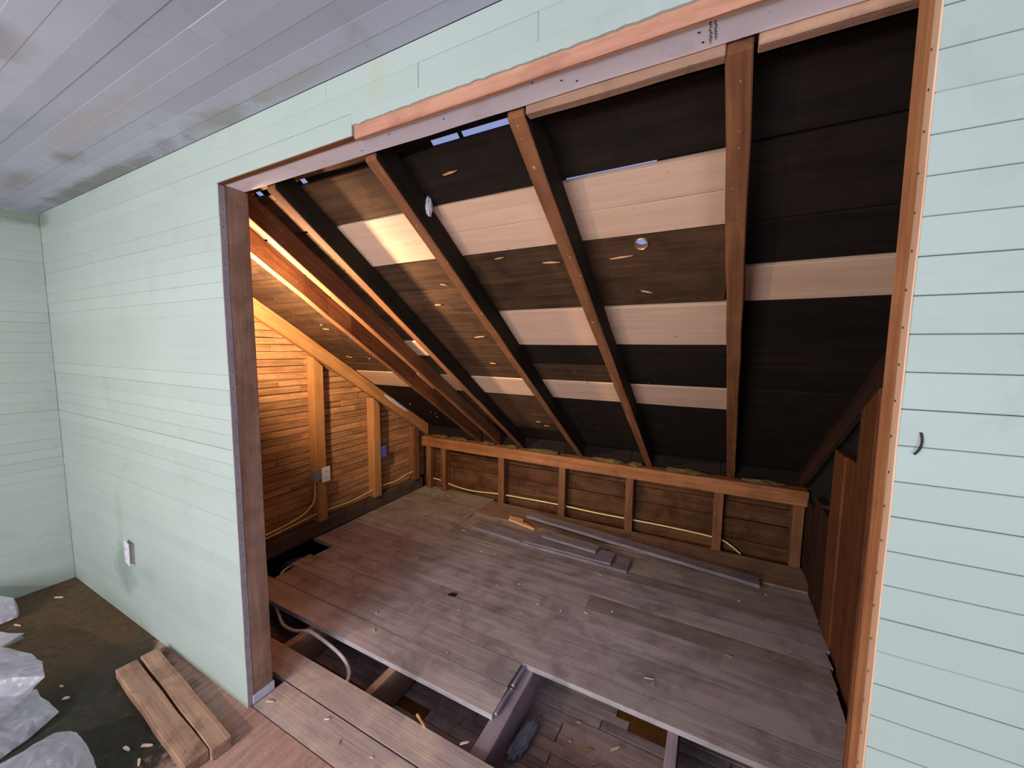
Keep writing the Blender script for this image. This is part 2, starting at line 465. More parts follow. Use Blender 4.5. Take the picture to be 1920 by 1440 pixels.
# ------------------------------------------------------------------ dimensions
XL = -1.93          # room corner
H = 2.08            # underside of the header
CZ = 2.25           # ceiling
W = 1.8875          # right edge of the opening
SL = 0.658          # roof slope, rafter bottoms z = 2.139 - SL*y, sheathing z = 2.259 - SL*y
RB, SB = 2.139, 2.259

# ------------------------------------------------------------------ the room shell
def structure(name, label, loc=(0, 0, 0)):
    return tag(empty(name, loc), label, None, None, 'structure')

wf = structure('wall_front', 'mint green plank wall with the wide opening cut into it')
XW = XL - 0.019
wbox('backing', (XL - 0.06, -0.046), (0.021, 0.10), (0, CZ), DARK, wf, 'x', 0)
wbox('backing', (1.95, 3.6), (0.021, 0.10), (0, CZ), DARK, wf, 'x', 0)
PT = 0.0584
rr = random.Random(3)
# left of and above the opening: one run of narrow boards
k = -3
while True:
    z1 = H - k * PT; z0 = z1 - PT
    if z0 < -PT: break
    z0c = max(z0, 0.0); z1c = min(z1, CZ)
    if z1c - z0c > 0.01:
        g = rr.choice([0.0, 0.0001, 0.0001, 0.0003, 0.0005])
        c = rr.choice([0.0003, 0.0004, 0.0006, 0.001])
        if k < 0:
            xs = [XW, {-1: 0.05, -2: -0.2, -3: -0.6}[k] + 0.0, {-1: 0.70, -2: 0.94, -3: 0.60}[k],
                  {-1: 1.89, -2: 1.265, -3: 1.5}[k], 3.6]
            if k == -1: xs = [XW, -0.35, 0.70]
        else:
            j = rr.uniform(-1.75, -0.15)
            xs = [XW, j, 0.0] if rr.random() < 0.6 else [XW, 0.0]
        for a, b_ in zip(xs, xs[1:]):
            dy = rr.uniform(0, 0.0008)
            wbox('plank', (a + 0.0003, b_ - 0.0003), (dy, 0.02), (z0c + g, z1c - g), MINT, wf, 'x', c)
    k += 1
# the lowest board over the opening is torn away along a ragged line
M = Matrix(((1, 0, 0, 0.70), (0, 0, -1, 0.02), (0, 1, 0, H), (0, 0, 0, 1)))
xs = [i * 0.02 for i in range(0, 61)]
xs = [i * 0.008 for i in range(0, 151)]
low = [(x, 0.027 + 0.004 * noise.noise(Vector((x * 2.5, 3, 0))) + (0.003 * noise.noise(Vector((x * 45, 1, 0))) + rr.uniform(-.0008, .0008) if 0 < i < 150 else 0)) for i, x in enumerate(xs)]
prism('plank', low + [(1.2, PT - 0.0005), (0, PT - 0.0005)], 0, 0.0195, MINT, wf, M)
# right of the opening
P2 = 0.0573
k = -26
while 1.406 + k * P2 < CZ - 0.06 * 2:
    z0 = max(1.406 + k * P2, 0); z1 = min(1.406 + (k + 1) * P2, H)
    if z1 - z0 > 0.006:
        g = rr.choice([0.0006, 0.0009, 0.0013]) if k % 3 else 0.0014
        wbox('plank', (W + 0.0005, 3.6), (rr.uniform(0, 0.001), 0.02), (z0 + g * 0.4, z1 - g * 0.4), MINT, wf, 'x', 0.0012)
    k += 1

wl = structure('wall_left', 'mint green plank side wall at the left edge')
wbox('backing', (XL - 0.06, XL - 0.021), (-3.25, 0.1), (0, CZ), DARK, wl, 'y', 0)
k = 0
while k * PT < CZ:
    z0 = k * PT - 0.02; z1 = z0 + PT
    g = rr.choice([0.0, 0.0001, 0.0004])
    wbox('plank', (XL - 0.02, XL - rr.uniform(0, 0.0008)), (-3.2, -0.0008), (max(z0, 0) + g, min(z1, CZ) - g), MINT, wl, 'y', rr.choice([0.0004, 0.0009]))
    k += 1

cl = structure('ceiling', 'grey painted board ceiling with water stains')
wbox('backing', (XL - 0.06, 3.6), (-3.25, 0.1), (CZ + 0.016, CZ + 0.07), DARK, cl, 'x', 0)
CW = 0.0545
k = 0
while k * CW < 0.9:
    y1 = 0.0005 - k * CW if k else 0.0; y0 = -(k + 1) * CW
    cuts_ = sorted(rr.uniform(-1.6, 2.6) for _ in range(rr.choice([1, 2])))
    xs = [XL] + cuts_ + [3.6]
    for a, b_ in zip(xs, xs[1:]):
        if b_ - a < 0.05: continue
        dz = rr.uniform(0, 0.0015)
        wbox('ceiling_board', (a + 0.0003, b_ - 0.0003), (y0 + 0.0003, y1 - 0.0003), (CZ + dz, CZ + 0.015), GREYC, cl, 'x', rr.choice([0.0002, 0.0004, 0.0007]))
    k += 1
wbox('ceiling_panel', (XL, 3.6), (-3.2, -k * CW - 0.001), (CZ, CZ + 0.015), GREYC, cl, 'x', 0)

tag(wbox('wall_back', (XL, 3.6), (-3.26, -3.2), (0, CZ), MINT, None, 'x', 0), 'mint wall behind the camera', None, None, 'structure')
tag(wbox('wall_right', (3.6, 3.66), (-3.26, 0.1), (0, CZ), MINT, None, 'y', 0), 'mint wall to the right of the camera', None, None, 'structure')
wn = structure('window_1', 'window behind the camera that lets the daylight in')
for a in ((-0.37, -0.31), (0.91, 0.97)):
    wbox('window_frame', a, (-3.2, -3.15), (0.58, 1.92), WHITEW, wn, 'z', 0.004)
for a in ((0.58, 0.64), (1.86, 1.92)):
    wbox('window_frame', (-0.31, 0.91), (-3.2, -3.15), a, WHITEW, wn, 'x', 0.004)

fl = structure('floor', 'room floor with dark stained middle and bare strip by the wall')
wbox('floor_slab', (XL - 0.02, 3.6), (-3.2, 0.0115), (-0.028, 0.0), ROOMF, fl, 'x', 0)

wn = structure('window_2', 'second window behind the camera, farther right')
for a in ((2.20, 2.26), (3.44, 3.50)):
    wbox('window_frame', a, (-3.2, -3.15), (0.64, 2.06), WHITEW, wn, 'z', 0.004)
for a in ((0.64, 0.70), (2.00, 2.06)):
    wbox('window_frame', (2.26, 3.44), (-3.2, -3.15), a, WHITEW, wn, 'x', 0.004)
# ------------------------------------------------------------------ alcove walls behind
fa = structure('floor_alcove', 'worn wide floorboards of the alcove with boards missing at the front')
def fboard(x0, x1, y0, y1, mat, gap=0.002, dz=0.0):
    n = max(2, int((x1 - x0) / 0.18))
    def edge(y, s):
        return [(x0 + (x1 - x0) * i / n, y + s * gap * 0.5 + noise.noise(Vector((x0 + i * 0.31, y * 9, 2))) * 0.0016) for i in range(n + 1)]
    lo = edge(y0, 1); hi = edge(y1, -1)
    lo[0] = (x0 + rr.uniform(-.004, .004), lo[0][1]); hi[0] = (x0 + rr.uniform(-.004, .004), hi[0][1])
    lo[-1] = (x1 + rr.uniform(-.006, .006), lo[-1][1]); hi[-1] = (x1 + rr.uniform(-.006, .006), hi[-1][1])
    c = Vector(((x0 + x1) / 2, (y0 + y1) / 2, 0))
    out = [(p[0] - c.x, p[1] - c.y) for p in lo + hi[::-1]]
    return prism('floorboard', out, -0.025, dz, mat, fa, Matrix.Translation(c + Vector((0, 0, rr.uniform(-.0006, 0)))), 0.0)
XG = -1.05
fboard(0.0, 2.25, 0.014, 0.153, FLOORP, 0.0055)
fboard(-0.6, 2.25, 0.156, 0.283, FLOORP, 0.0055)
fboard(XG, 0.899, 0.445, 0.594, FLOORB, 0.0049)
fboard(-0.81, 0.901, 0.594, 0.738, FLOORB, 0.0049)
fboard(-0.87, 2.20, 0.738, 0.890, FLOORB, 0.0049)
fboard(-0.825, 2.19, 0.890, 1.045, FLOORB, 0.0055)
fboard(XG, 2.185, 1.045, 1.150, FLOORB, 0.0022)
fboard(XG, 2.19, 1.150, 1.262, FLOORB, 0.0049)
fboard(XG, 1.05, 1.262, 1.397, FLOORB, 0.0042)
fboard(1.05, 2.20, 1.262, 1.397, FLOORD, 0.0042)
fboard(XG, 2.21, 1.397, 1.515, FLOORB, 0.0022)
fboard(XG, 2.225, 1.515, 1.650, FLOORB, 0.0055)
fboard(XG, -0.20, 1.650, 1.757, FLOORD, 0.0022)
fboard(-0.195, 2.23, 1.650, 1.757, FLOORD, 0.0049)
fboard(XG, -0.204, 1.757, 1.890, FLOORD, 0.0024)
fboard(XG, -0.204, 1.890, 2.024, FLOORD, 0.0055)
fboard(XG, -0.204, 2.024, 2.165, FLOORD, 0.0028)
fboard(XG, -0.204, 2.165, 2.40, FLOORD, 0.0035)
fboard(-0.198, 2.26, 1.757, 1.893, FLOORD, 0.0035)
fboard(-0.198, 2.27, 1.893, 2.03, FLOORD, 0.0035)
fboard(-0.198, 2.29, 2.03, 2.335, FLOORN, 0.002, 0.012)

# deck of old lath seen down between the joists
dk = structure('floor_lower_deck', 'dusty lath and plaster deck seen down between the joists')
wbox('deck_slab', (-1.3, 2.4), (-0.6, 2.6), (-0.26, -0.206), DARK, dk, 'x', 0)
jx = [-0.80, -0.225, 0.357, 0.925, 1.567, 2.12]
for a, b_ in zip(jx, jx[1:]):
    y = -0.1
    while y < 1.05:
        wd = rr.uniform(0.04, 0.05)
        xs = [a + 0.02, b_ - 0.02]
        if rr.random() < 0.7: xs.insert(1, rr.uniform(a + 0.15, b_ - 0.15))
        for p, q in zip(xs, xs[1:]):
            mt = LATH
            if (a < 0 and y < 0.4) or (b_ > 1.5 and p > 1.3 and y > 0.55 and a < 1) : mt = RUSTY if rr.random() < 0.75 else LATH
            if a > 0.3 and a < 0.4 and rr.random() < 0.3: mt = RUSTY
            wbox('lath', (p + 0.002, q - 0.002), (y, y + wd), (-0.206, -0.198 + rr.uniform(0, .003)), mt, dk, 'x', 0.001)
        y += wd + rr.uniform(0.002, 0.006)

JL = ['dark floor joist under the left end of the alcove boards', 'floor joist nearest the left post with a white cable passing over it',
      'floor joist left of the missing board with bright tan top edge', 'thick grey floor joist carrying a conduit, middle of the front gap',
      'floor joist with pale nailed top at the bottom right gap', 'rightmost floor joist beside the right jamb']
for x, lab in zip(jx, JL):
    hw = 0.02 if abs(x - 0.925) > 0.01 else 0.033
    o = wbox('floor_joist', (x - hw, x + hw), (-0.55, 2.36), (-0.198, -0.0265), JOISTW if x in (-0.225, 0.357) else JOIST, None, 'y', 0.002, 10, 0.004)
    tag(o, lab, 'joist', 'floor joists under the alcove')

# knee wall at the back
kw = structure('wall_knee', 'low knee wall at the back of the alcove')
wbox('backing', (-1.25, 2.4), (2.445, 2.5), (-0.26, 0.9), DARK, kw, 'x', 0)
kx = [-1.12, -0.79, -0.10, 0.51, 1.09, 1.735, 2.30]
for a, b_ in zip(kx, kx[1:]):
    for z0, z1 in ((-0.03, 0.09), (0.093, 0.243), (0.247, 0.372), (0.375, 0.555), (0.56, 0.66)):
        wbox('wall_board', (a, b_ - 0.002), (2.42 + rr.uniform(0, .004), 2.44), (z0 + rr.uniform(-.003, .003), z1 - 0.002), TAR if z0 > 0.5 else KNEEB, kw, 'x', 0.0025)
KS = [(-0.98, 'knee wall stud tight in the left back corner'), (-0.787, 'first free knee wall stud from the left corner'),
      (-0.10, 'second free knee wall stud from the left corner'), (0.513, 'knee wall stud just left of the loose board pile'),
      (1.092, 'knee wall stud behind the middle of the loose boards'), (1.733, 'knee wall stud above the right end of the long loose board'),
      (2.212, 'knee wall stud at the right back corner')]
for x, lab in KS:
    tag(wbox('knee_wall_stud', (x - 0.031, x + 0.031), (2.334, 2.419), (0.0, 0.449), STUD, None, 'z', 0.002, 2, 0.003), lab, 'stud', 'studs of the knee wall')
tag(wbox('top_plate', (-1.10, 2.26), (2.325, 2.419), (0.45, 0.553), PLATE, None, 'x', 0.003, 16, 0.004),
    'reddish timber plate running along the top of the low back wall', 'beam')

# gable (left) wall of the alcove: rows of narrow strips
gw = structure('wall_gable', 'alcove side wall of narrow orange brown wooden strips')
wbox('backing', (-1.25, -1.142), (0.02, 2.5), (-0.26, 2.4), DARK, gw, 'y', 0)
zz = 0.10; row = 0
while zz < 2.0:
    hh = rr.uniform(0.047, 0.056)
    ytop = min(2.44, (SB - 0.02 - zz) / SL)
    if ytop < 0.15: break
    y = 0.11 - rr.uniform(0, 0.5)
    while y < ytop - 0.02:
        ln = rr.uniform(0.28, 0.75)
        y1 = min(y + ln, ytop)
        y0 = max(y, 0.105)
        if y1 - y0 > 0.03:
            wbox('wall_strip', (-1.142, -1.12 + rr.uniform(-.005, .003)), (y0 + 0.0012, y1 - 0.0012), (zz + 0.0016, zz + hh - rr.uniform(0.0008, 0.0048)), GABLE, gw, 'y', 0.0012)
        y += ln
    zz += hh; row += 1
tag(wbox('sole_plate', (-1.141, -1.055), (0.11, 2.33), (0.001, 0.115), SOLE, None, 'y', 0.004, 12, 0.005),
    'dark rough timber along the foot of the strip clad side wall', 'beam')
GS = [(1.085, 1.195, NEWST, 'side wall stud carrying the white electrical box'), (1.655, 1.762, NEWST, 'middle side wall stud between the two cables'),
      (2.19, 2.29, STUD, 'side wall stud next to the back corner')]
for a, b_, mt, lab in GS:
    x0, x1 = -1.118, -1.035
    zt0 = RB - SL * a - 0.012; zt1 = RB - SL * b_ - 0.012
    v = [(x0, a, 0.117), (x1, a, 0.117), (x1, b_ - 0.03, 0.117), (x0, b_ - 0.03, 0.117), (x0, a, zt0), (x1, a, zt0), (x1, b_ - 0.03, zt1), (x0, b_ - 0.03, zt1)]
    tag(hexa('gable_stud', v, mt, None, (0, 0, 1), (1, 0, 0), 0.002, 6, 0.002), lab, 'stud', 'studs on the strip clad wall')

# right wall of the alcove
rw = structure('wall_alcove_right', 'dark right side of the alcove with short vertical planks')
wbox('backing', (2.275, 2.4), (0.02, 2.5), (-0.26, 2.4), DARK, rw, 'y', 0)
RP = [(2.05, 2.33, 0.50, DARKG, 0.02), (1.90, 2.04, 0.62, DARKG, 0.0), (1.735, 1.89, 0.60, DARKG, 0.0), (1.55, 1.72, 0.985, RIGHTP, -0.006),
      (1.385, 1.545, 0.99, RIGHTP, 0.0), (1.20, 1.375, 1.37, RIGHTP, -0.012), (1.02, 1.19, 1.45, RIGHTP, 0.0), (0.84, 1.01, 1.6, RIGHTP, 0.004),
      (0.66, 0.83, 1.6, DARKG, 0.0), (0.47, 0.65, 1.8, DARKG, 0.0), (0.27, 0.46, 1.9, DARKG, 0.0)]
for a, b_, zt, mt, dx in RP:
    wbox('wall_plank', (2.232 + dx, 2.273), (a, b_), (-0.15, zt), mt, rw, 'z', 0.003, 3, 0.002)

# ------------------------------------------------------------------ sloped ceiling: sheathing boards
ss = structure('ceiling_sloped', 'dark roof boards of the sloped alcove ceiling with pale new boards let in')
SQ = math.sqrt(1 + SL * SL)
SM = Matrix(((1, 0, 0, 0), (0, 1 / SQ, SL / SQ, 0), (0, -SL / SQ, 1 / SQ, SB), (0, 0, 0, 1)))   # local y down the slope, z outwards

def sboard(x0, x1, y0, y1, mat, dz=0.0, name='roof_board', gap=0.0024):
    c = Vector(((x0 + x1) / 2, (y0 + y1) / 2 * SQ, 0))
    hw = (x1 - x0) / 2 - 0.001; hh = (y1 - y0) / 2 * SQ - gap
    j = lambda: rr.uniform(-0.0018, 0.0018)
    out = [(-hw, -hh + j()), (0, -hh + j()), (hw, -hh + j()), (hw, hh + j()), (0, hh + j()), (-hw, hh + j())]
    return prism(name, out, dz, 0.02, mat, ss, SM @ Matrix.Translation(c), 0.001)

R1, R2, R3, R4, R5, R6, R7 = -1.05, -0.385, -0.155, 0.11, 0.655, 1.185, 1.72
def sw(y, a, b_):   # rafter x at y
    return a + (b_ - a) * (y / 2.4)
XA, XB = -1.135, 2.275
SM_ = BROWNSH
# rows: y0, y1, list of (x0, x1, mat)
sboard(XA, 0.12, 0.02, 0.197, BROWNSH); sboard(0.12, 0.655, 0.02, 0.197, RAFT); sboard(0.655, 1.17, 0.02, 0.198, TAR); sboard(1.17, XB, 0.02, 0.197, RAFT)
sboard(XA, 0.655, 0.215, 0.375, BROWNSH); sboard(0.655, XB, 0.215, 0.375, TAR)
sboard(XA, 0.12, 0.378, 0.58, BROWNSH)
for a, b_ in ((0.12, 0.655), (0.655, 1.18), (1.18, 1.655)):
    sboard(a, b_, 0.380 if a < 1.1 else 0.384, 0.479, PINE, -0.002, gap=0.0011); sboard(a, b_, 0.479, 0.578, PINE, -0.002, gap=0.0011)
sboard(1.655, XB, 0.378, 0.58, TAR)
# row with the knot hole
sboard(XA, 0.655, 0.582, 0.73, BROWNSH); sboard(0.655, 1.18, 0.582, 0.73, BROWNSH)
hx, hy, hr = 1.391, 0.612 * SQ, 0.026
def half(side):
    pts = []
    xe = (1.18 + 0.001) if side < 0 else (1.66 - 0.001)
    y0, y1 = 0.582 * SQ + 0.0015, 0.73 * SQ - 0.0015
    pts = [(hx, y0), (xe, y0), (xe, y1), (hx, y1)]
    arc = [(hx + side * hr * math.sin(t), hy + hr * math.cos(t)) for t in [math.pi * i / 12 for i in range(13)]]
    return pts + arc
bm = bmesh.new()
for side in (-1, 1):
    o_ = half(side)
    a = [bm.verts.new((p[0] - hx, p[1] - hy, 0)) for p in o_]; b_ = [bm.verts.new((p[0] - hx, p[1] - hy, 0.02)) for p in o_]
    bm.faces.new(a); bm.faces.new(list(reversed(b_)))
    for i in range(len(a)): bm.faces.new((a[i], b_[i], b_[(i + 1) % len(a)], a[(i + 1) % len(a)]))
bmesh.ops.recalc_face_normals(bm, faces=bm.faces)
from_bm('roof_board', bm, BROWNSH, ss, SM @ Matrix.Translation((hx, hy, 0)))
sboard(1.66, XB, 0.582, 0.73, TAR)
sboard(XA, 0.655, 0.733, 0.885, BROWNSH); sboard(0.655, 1.66, 0.733, 0.885, BROWNSH); sboard(1.67, 2.20, 0.735, 0.882, PINE, -0.004); sboard(2.2, XB, 0.733, 0.885, TAR)
sboard(XA, -0.13, 0.888, 1.09, BROWNSH); sboard(-0.13, 0.66, 0.888, 1.13, BROWNSH)
sboard(0.66, 1.20, 0.892, 1.132, PINE, -0.003); sboard(1.20, 1.69, 0.890, 1.126, PINE, -0.003); sboard(1.69, XB, 0.888, 1.13, TAR)
sboard(XA, -0.385, 1.092, 1.235, BROWNSH); sboard(-0.385, -0.155, 1.092, 1.235, BROWNSH); sboard(-0.155, 0.10, 1.094, 1.233, PINE, -0.012); sboard(0.10, 0.66, 1.133, 1.235, BROWNSH)
sboard(0.66, 1.20, 1.135, 1.30, TAR); sboard(1.20, XB, 1.130, 1.30, TAR)
sboard(XA, 0.66, 1.237, 1.35, BROWNSH); sboard(0.66, 1.21, 1.303, 1.462, BROWNSH); sboard(1.21, XB, 1.303, 1.462, TAR)
sboard(XA, 0.66, 1.352, 1.462, BROWNSH)
for a, b_ in ((-1.02, -0.385), (-0.385, -0.155), (-0.155, 0.09), (0.09, 0.665), (0.665, 1.21), (1.21, 1.75)):
    sboard(a, b_, 1.466, 1.668, PINE, -0.003)
sboard(XA, -1.02, 1.466, 1.668, TAR); sboard(1.75, XB, 1.466, 1.668, TAR)
yy = 1.671
while yy < 2.5:
    sboard(XA, -0.13, yy, yy + 0.135, TAR); sboard(-0.13, 0.66, yy, yy + 0.135, BROWNSH if yy < 2.1 else TAR); sboard(0.66, XB, yy, yy + 0.135, TAR)
    yy += 0.1365
# roofing felt above the boards, torn where daylight shows
def felt(x0, x1, y0, y1):
    c = Vector(((x0 + x1) / 2, (y0 + y1) / 2 * SQ, 0))
    hw = (x1 - x0) / 2; hh = (y1 - y0) / 2 * SQ
    prism('roofing_felt', [(-hw, -hh), (hw, -hh), (hw, hh), (-hw, hh)], 0.021, 0.026, FELT, ss, SM @ Matrix.Translation(c))
felt(-1.25, 2.4, -0.05, 0.19)
for a, b_ in ((-1.25, -0.145), (-0.105, 0.15), (0.185, 0.80), (0.905, 0.917), (1.16, 2.4)): felt(a, b_, 0.19, 0.245)
felt(-1.25, 2.4, 0.245, 0.372)
for a, b_ in ((-1.25, 1.19), (1.46, 2.4)): felt(a, b_, 0.372, 0.40)
felt(-1.25, 2.4, 0.40, 0.59)
for a, b_ in ((-1.25, 1.34), (1.442, 2.4)): felt(a, b_, 0.59, 0.70)
felt(-1.25, 2.4, 0.70, 2.6)
SLIV = [(-0.724, 0.938), (-0.73, 0.978), (0.481, 0.705), (0.354, 0.822), (1.049, 0.645), (0.839, 0.603), (1.387, 0.812), (1.317, 0.652), (0.396, 2.071), (0.445, 2.125), (-0.554, 0.669), (-0.871, 1.278), (0.829, 0.285), (-0.426, 1.107), (0.458, 1.062), (0.406, 1.303)]
# nail points that came through the boards: one scatter of small points
bm = bmesh.new()
for i in range(70):
    x = rr.uniform(-0.95, 1.6); y = rr.uniform(0.3, 2.2)
    a = rr.uniform(0, 6.28); d = Vector((math.cos(a) * .25, math.sin(a) * .25, -1)).normalized()
    p = Vector((x, y * SQ, 0.0)); q = p + d * rr.uniform(0.006, 0.014)
    vs = [bm.verts.new(p + Vector((0.0016 * math.cos(t), 0.0016 * math.sin(t), 0))) for t in (0, 2.1, 4.2)]
    e = bm.verts.new(q)
    for i_ in range(3): bm.faces.new((vs[i_], vs[(i_ + 1) % 3], e))
o = from_bm('nail_points', bm, plain('nail_metal', 'c9b9a0', 0.4, 0.5), ss, SM); tag(o, 'nail points through the roof boards', None, None, 'stuff')

# torn slivers hanging from the boards
for i, (x, y) in enumerate(SLIV):
    ln = rr.uniform(0.03, 0.09); t = rr.uniform(-0.25, 0.25)
    M = SM @ Matrix.Translation((x, y * SQ, -0.002)) @ Matrix.Rotation(t, 4, 'Z') @ Matrix.Rotation(rr.uniform(0.02, 0.12), 4, 'Y')
    prism('splinter', [(-ln / 2, -0.0015), (0, -0.004), (ln / 2, 0), (0.1 * ln, 0.003), (-ln * 0.4, 0.002)], -0.006, -0.0025, SPLIN, ss, M)
# metal collar in the round hole
bm = bmesh.new()
n = 20
ring = []
for i in range(n):
    t = 2 * math.pi * i / n
    ring.append([bm.verts.new((r_ * math.cos(t), r_ * math.sin(t), z_)) for r_, z_ in ((0.0245, 0.019), (0.0245, -0.006), (0.022, -0.006), (0.022, 0.019))])
for i in range(n):
    A, B = ring[i], ring[(i + 1) % n]
    for q in range(4): bm.faces.new((A[q], B[q], B[(q + 1) % 4], A[(q + 1) % 4]))
bmesh.ops.recalc_face_normals(bm, faces=bm.faces)
tag(from_bm('pipe_collar', bm, COPPER, None, SM @ Matrix.Translation((hx, hy, 0)), True),
    'short round copper coloured pipe collar in the roof with sky showing through', 'pipe')

# ------------------------------------------------------------------ rafters
def rafter(xt, xf, w_, mat, lab, yt=0.107, yf=2.405, drop=0.0, dep=0.119, ch=0.003, dark=False):
    hw = w_ / 2
    zt = RB - SL * yt - drop; zf = RB - SL * yf - drop
    d = Vector((xf - xt, yf - yt, zf - zt))
    v = [(xt - hw, yt, zt), (xt + hw, yt, zt), (xf + hw, yf, zf), (xf - hw, yf, zf),
         (xt - hw, yt, zt + dep), (xt + hw, yt, zt + dep), (xf + hw, yf, zf + dep), (xf - hw, yf, zf + dep)]
    o = hexa('rafter', v, mat, None, d, (0, 0, 1), ch, 14, 0.005)
    if dark:        # broad faces take a darker wood colour, the narrow edge stays brown
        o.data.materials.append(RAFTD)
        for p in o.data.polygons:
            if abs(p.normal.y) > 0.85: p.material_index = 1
    return tag(o, lab, 'rafter', 'rafters of the sloped alcove ceiling')
rafter(-1.055, -1.055, 0.045, NEWST, 'rafter along the top of the strip clad side wall, leftmost of all', dep=0.118)
rafter(-0.385, -0.385, 0.045, RAFT, 'second rafter from the strip clad wall, glowing near the post')
rafter(-0.145, -0.165, 0.045, RAFT, 'third rafter from the left, close beside its neighbours with bright edge')
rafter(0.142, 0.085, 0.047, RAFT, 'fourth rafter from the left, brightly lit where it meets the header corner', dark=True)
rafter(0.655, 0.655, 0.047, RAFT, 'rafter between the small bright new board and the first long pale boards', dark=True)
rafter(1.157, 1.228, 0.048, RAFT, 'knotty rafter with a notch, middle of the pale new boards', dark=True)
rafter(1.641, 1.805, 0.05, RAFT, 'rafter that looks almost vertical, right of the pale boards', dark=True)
rafter(2.225, 2.232, 0.03, DARKG, 'dark rafter against the right side of the alcove')

# blocking boards nailed between the rafters just behind the header
for x0, x1, lab in ((1.19, 1.618, 'brown blocking board behind the header between the two right hand rafters'), (1.672, 2.21, 'brown blocking board behind the header at the top right')):
    tag(wbox('blocking_board', (x0, x1), (0.0985, 0.125), (2.062, 2.16), LUMB, None, 'x', 0.002, 6, 0.002), lab, 'board', 'blocking behind the header')
# ------------------------------------------------------------------ header, posts, trim
hd = empty('header_beam', (0.9, 0.06, H)); tag(hd, 'white painted header beam across the top of the opening', 'beam')
wbox('beam', (-0.05, 1.93), (0.0205, 0.097), (H, CZ + 0.05), WHITEW, hd, 'x', 0.003, 20, 0.002)
wbox('bottom_edge', (-0.02, 0.70), (0.0012, 0.0198), (H - 0.003, H - 0.0002), RAFT, hd, 'x', 0.0005)
# grade stamp: two lines of small printed marks on the underside
sx_, sy_ = 1.588, 0.052
bm = bmesh.new()
r2 = random.Random(11)
for ln_ in range(2):
    yk = -0.026
    while yk < 0.026 - ln_ * 0.004:
        hgt = r2.uniform(0.0025, 0.005)
        for s_ in range(2):
            x0 = ln_ * 0.0085 + r2.uniform(0, 0.0025); x1 = x0 + r2.uniform(0.002, 0.0045)
            y0 = yk + s_ * hgt * 0.5; y1 = y0 + hgt * 0.38
            vs = [bm.verts.new(c) for c in ((x0, y0, 0), (x1, y0, 0), (x1, y1, 0), (x0, y1, 0))]
            bm.faces.new(vs)
        yk += hgt + 0.0008
from_bm('grade_stamp', bm, INK, hd, Matrix.Translation((sx_, sy_, H - 0.0006)))
for px_, py_ in ((1.572, 0.043), (1.578, 0.071), (1.30, 0.05), (1.33, 0.066), (1.24, 0.028), (0.98, 0.05), (0.8, 0.04), (0.5, 0.06), (0.66, 0.07)):
    bm = bmesh.new(); bmesh.ops.create_circle(bm, cap_ends=True, segments=8, radius=0.0026)
    from_bm('nail_hole', bm, INK, hd, Matrix.Translation((px_, py_, H - 0.0007)))

tr = tag(wbox('header_board', (0.70, 1.8995), (0.0075, 0.0198), (H - 0.006, H + 0.0325), REDW, None, 'x', 0.002, 24, 0.0015),
         'bare reddish fir strip exposed along the front of the header', 'board')
pl = empty('opening_post', (-0.02, 0.06, 0)); tag(pl, 'brown timber post at the left side of the opening', 'post')
wbox('post', (-0.045, 0.0), (0.0245, 0.106), (0.0, H - 0.0005), POST, pl, 'z', 0.003, 16, 0.002)
wbox('plank_ends', (-0.003, 0.0015), (0.0005, 0.024), (0.0, H - 0.003), ENDG, pl, 'z', 0.001, 40, 0.0016)
for i in range(30):
    z = 0.06 + i * 0.0667
    bm = bmesh.new(); bmesh.ops.create_circle(bm, cap_ends=True, segments=6, radius=0.0022)
    from_bm('nail_hole', bm, INK, pl, Matrix.Translation((0.0034, 0.012 + rr.uniform(-.003, .004), z)) @ Matrix.Rotation(math.pi / 2, 4, 'Y'))
tag(wbox('tape_strip', (-0.001, 0.0045), (0.02, 0.108), (0.002, 0.04), TAPE, None, 'y', 0.001), 'bluish white strip at the foot of the brown left post', 'tape')
prr = empty('opening_post', (1.91, 0.05, 0)); tag(prr, 'orange timber jamb post at the right side of the opening', 'post')
v = [(W, 0.0245, 0.0), (1.95, 0.0245, 0), (1.95, 0.06, 0), (W, 0.06, 0), (W, 0.0245, H - .0005), (1.95, 0.0245, H - .0005), (1.95, 0.088, H - .0005), (W, 0.088, H - .0005)]
hexa('post', v, JAMB, prr, (0, 0, 1), (1, 0, 0), 0.003, 18, 0.0018)
wbox('plank_ends', (W - 0.0015, W + 0.001), (0.0004, 0.024), (0.0, H - 0.009), ENDW, prr, 'z', 0.0008, 50, 0.0016)
for i in range(26):
    z = 0.5 + i * 0.0573
    bm = bmesh.new(); bmesh.ops.create_circle(bm, cap_ends=True, segments=6, radius=0.0022)
    from_bm('nail_hole', bm, INK, prr, Matrix.Translation((W - 0.0035, 0.014 + rr.uniform(-.003, .003), z)) @ Matrix.Rotation(-math.pi / 2, 4, 'Y'))
v = [(1.8905, 0.0895, 0.0), (1.95, 0.0895, 0), (1.95, 0.113, 0), (1.8905, 0.113, 0), (1.8905, 0.0895, 1.42), (1.95, 0.0895, 1.42), (1.95, 0.094, 1.42), (1.8905, 0.094, 1.42)]
tag(hexa('cripple_stud', v, RIGHTP, None, (0, 0, 1), (1, 0, 0), 0.002, 10, 0.002), 'rough edged stud behind the orange right jamb', 'stud')

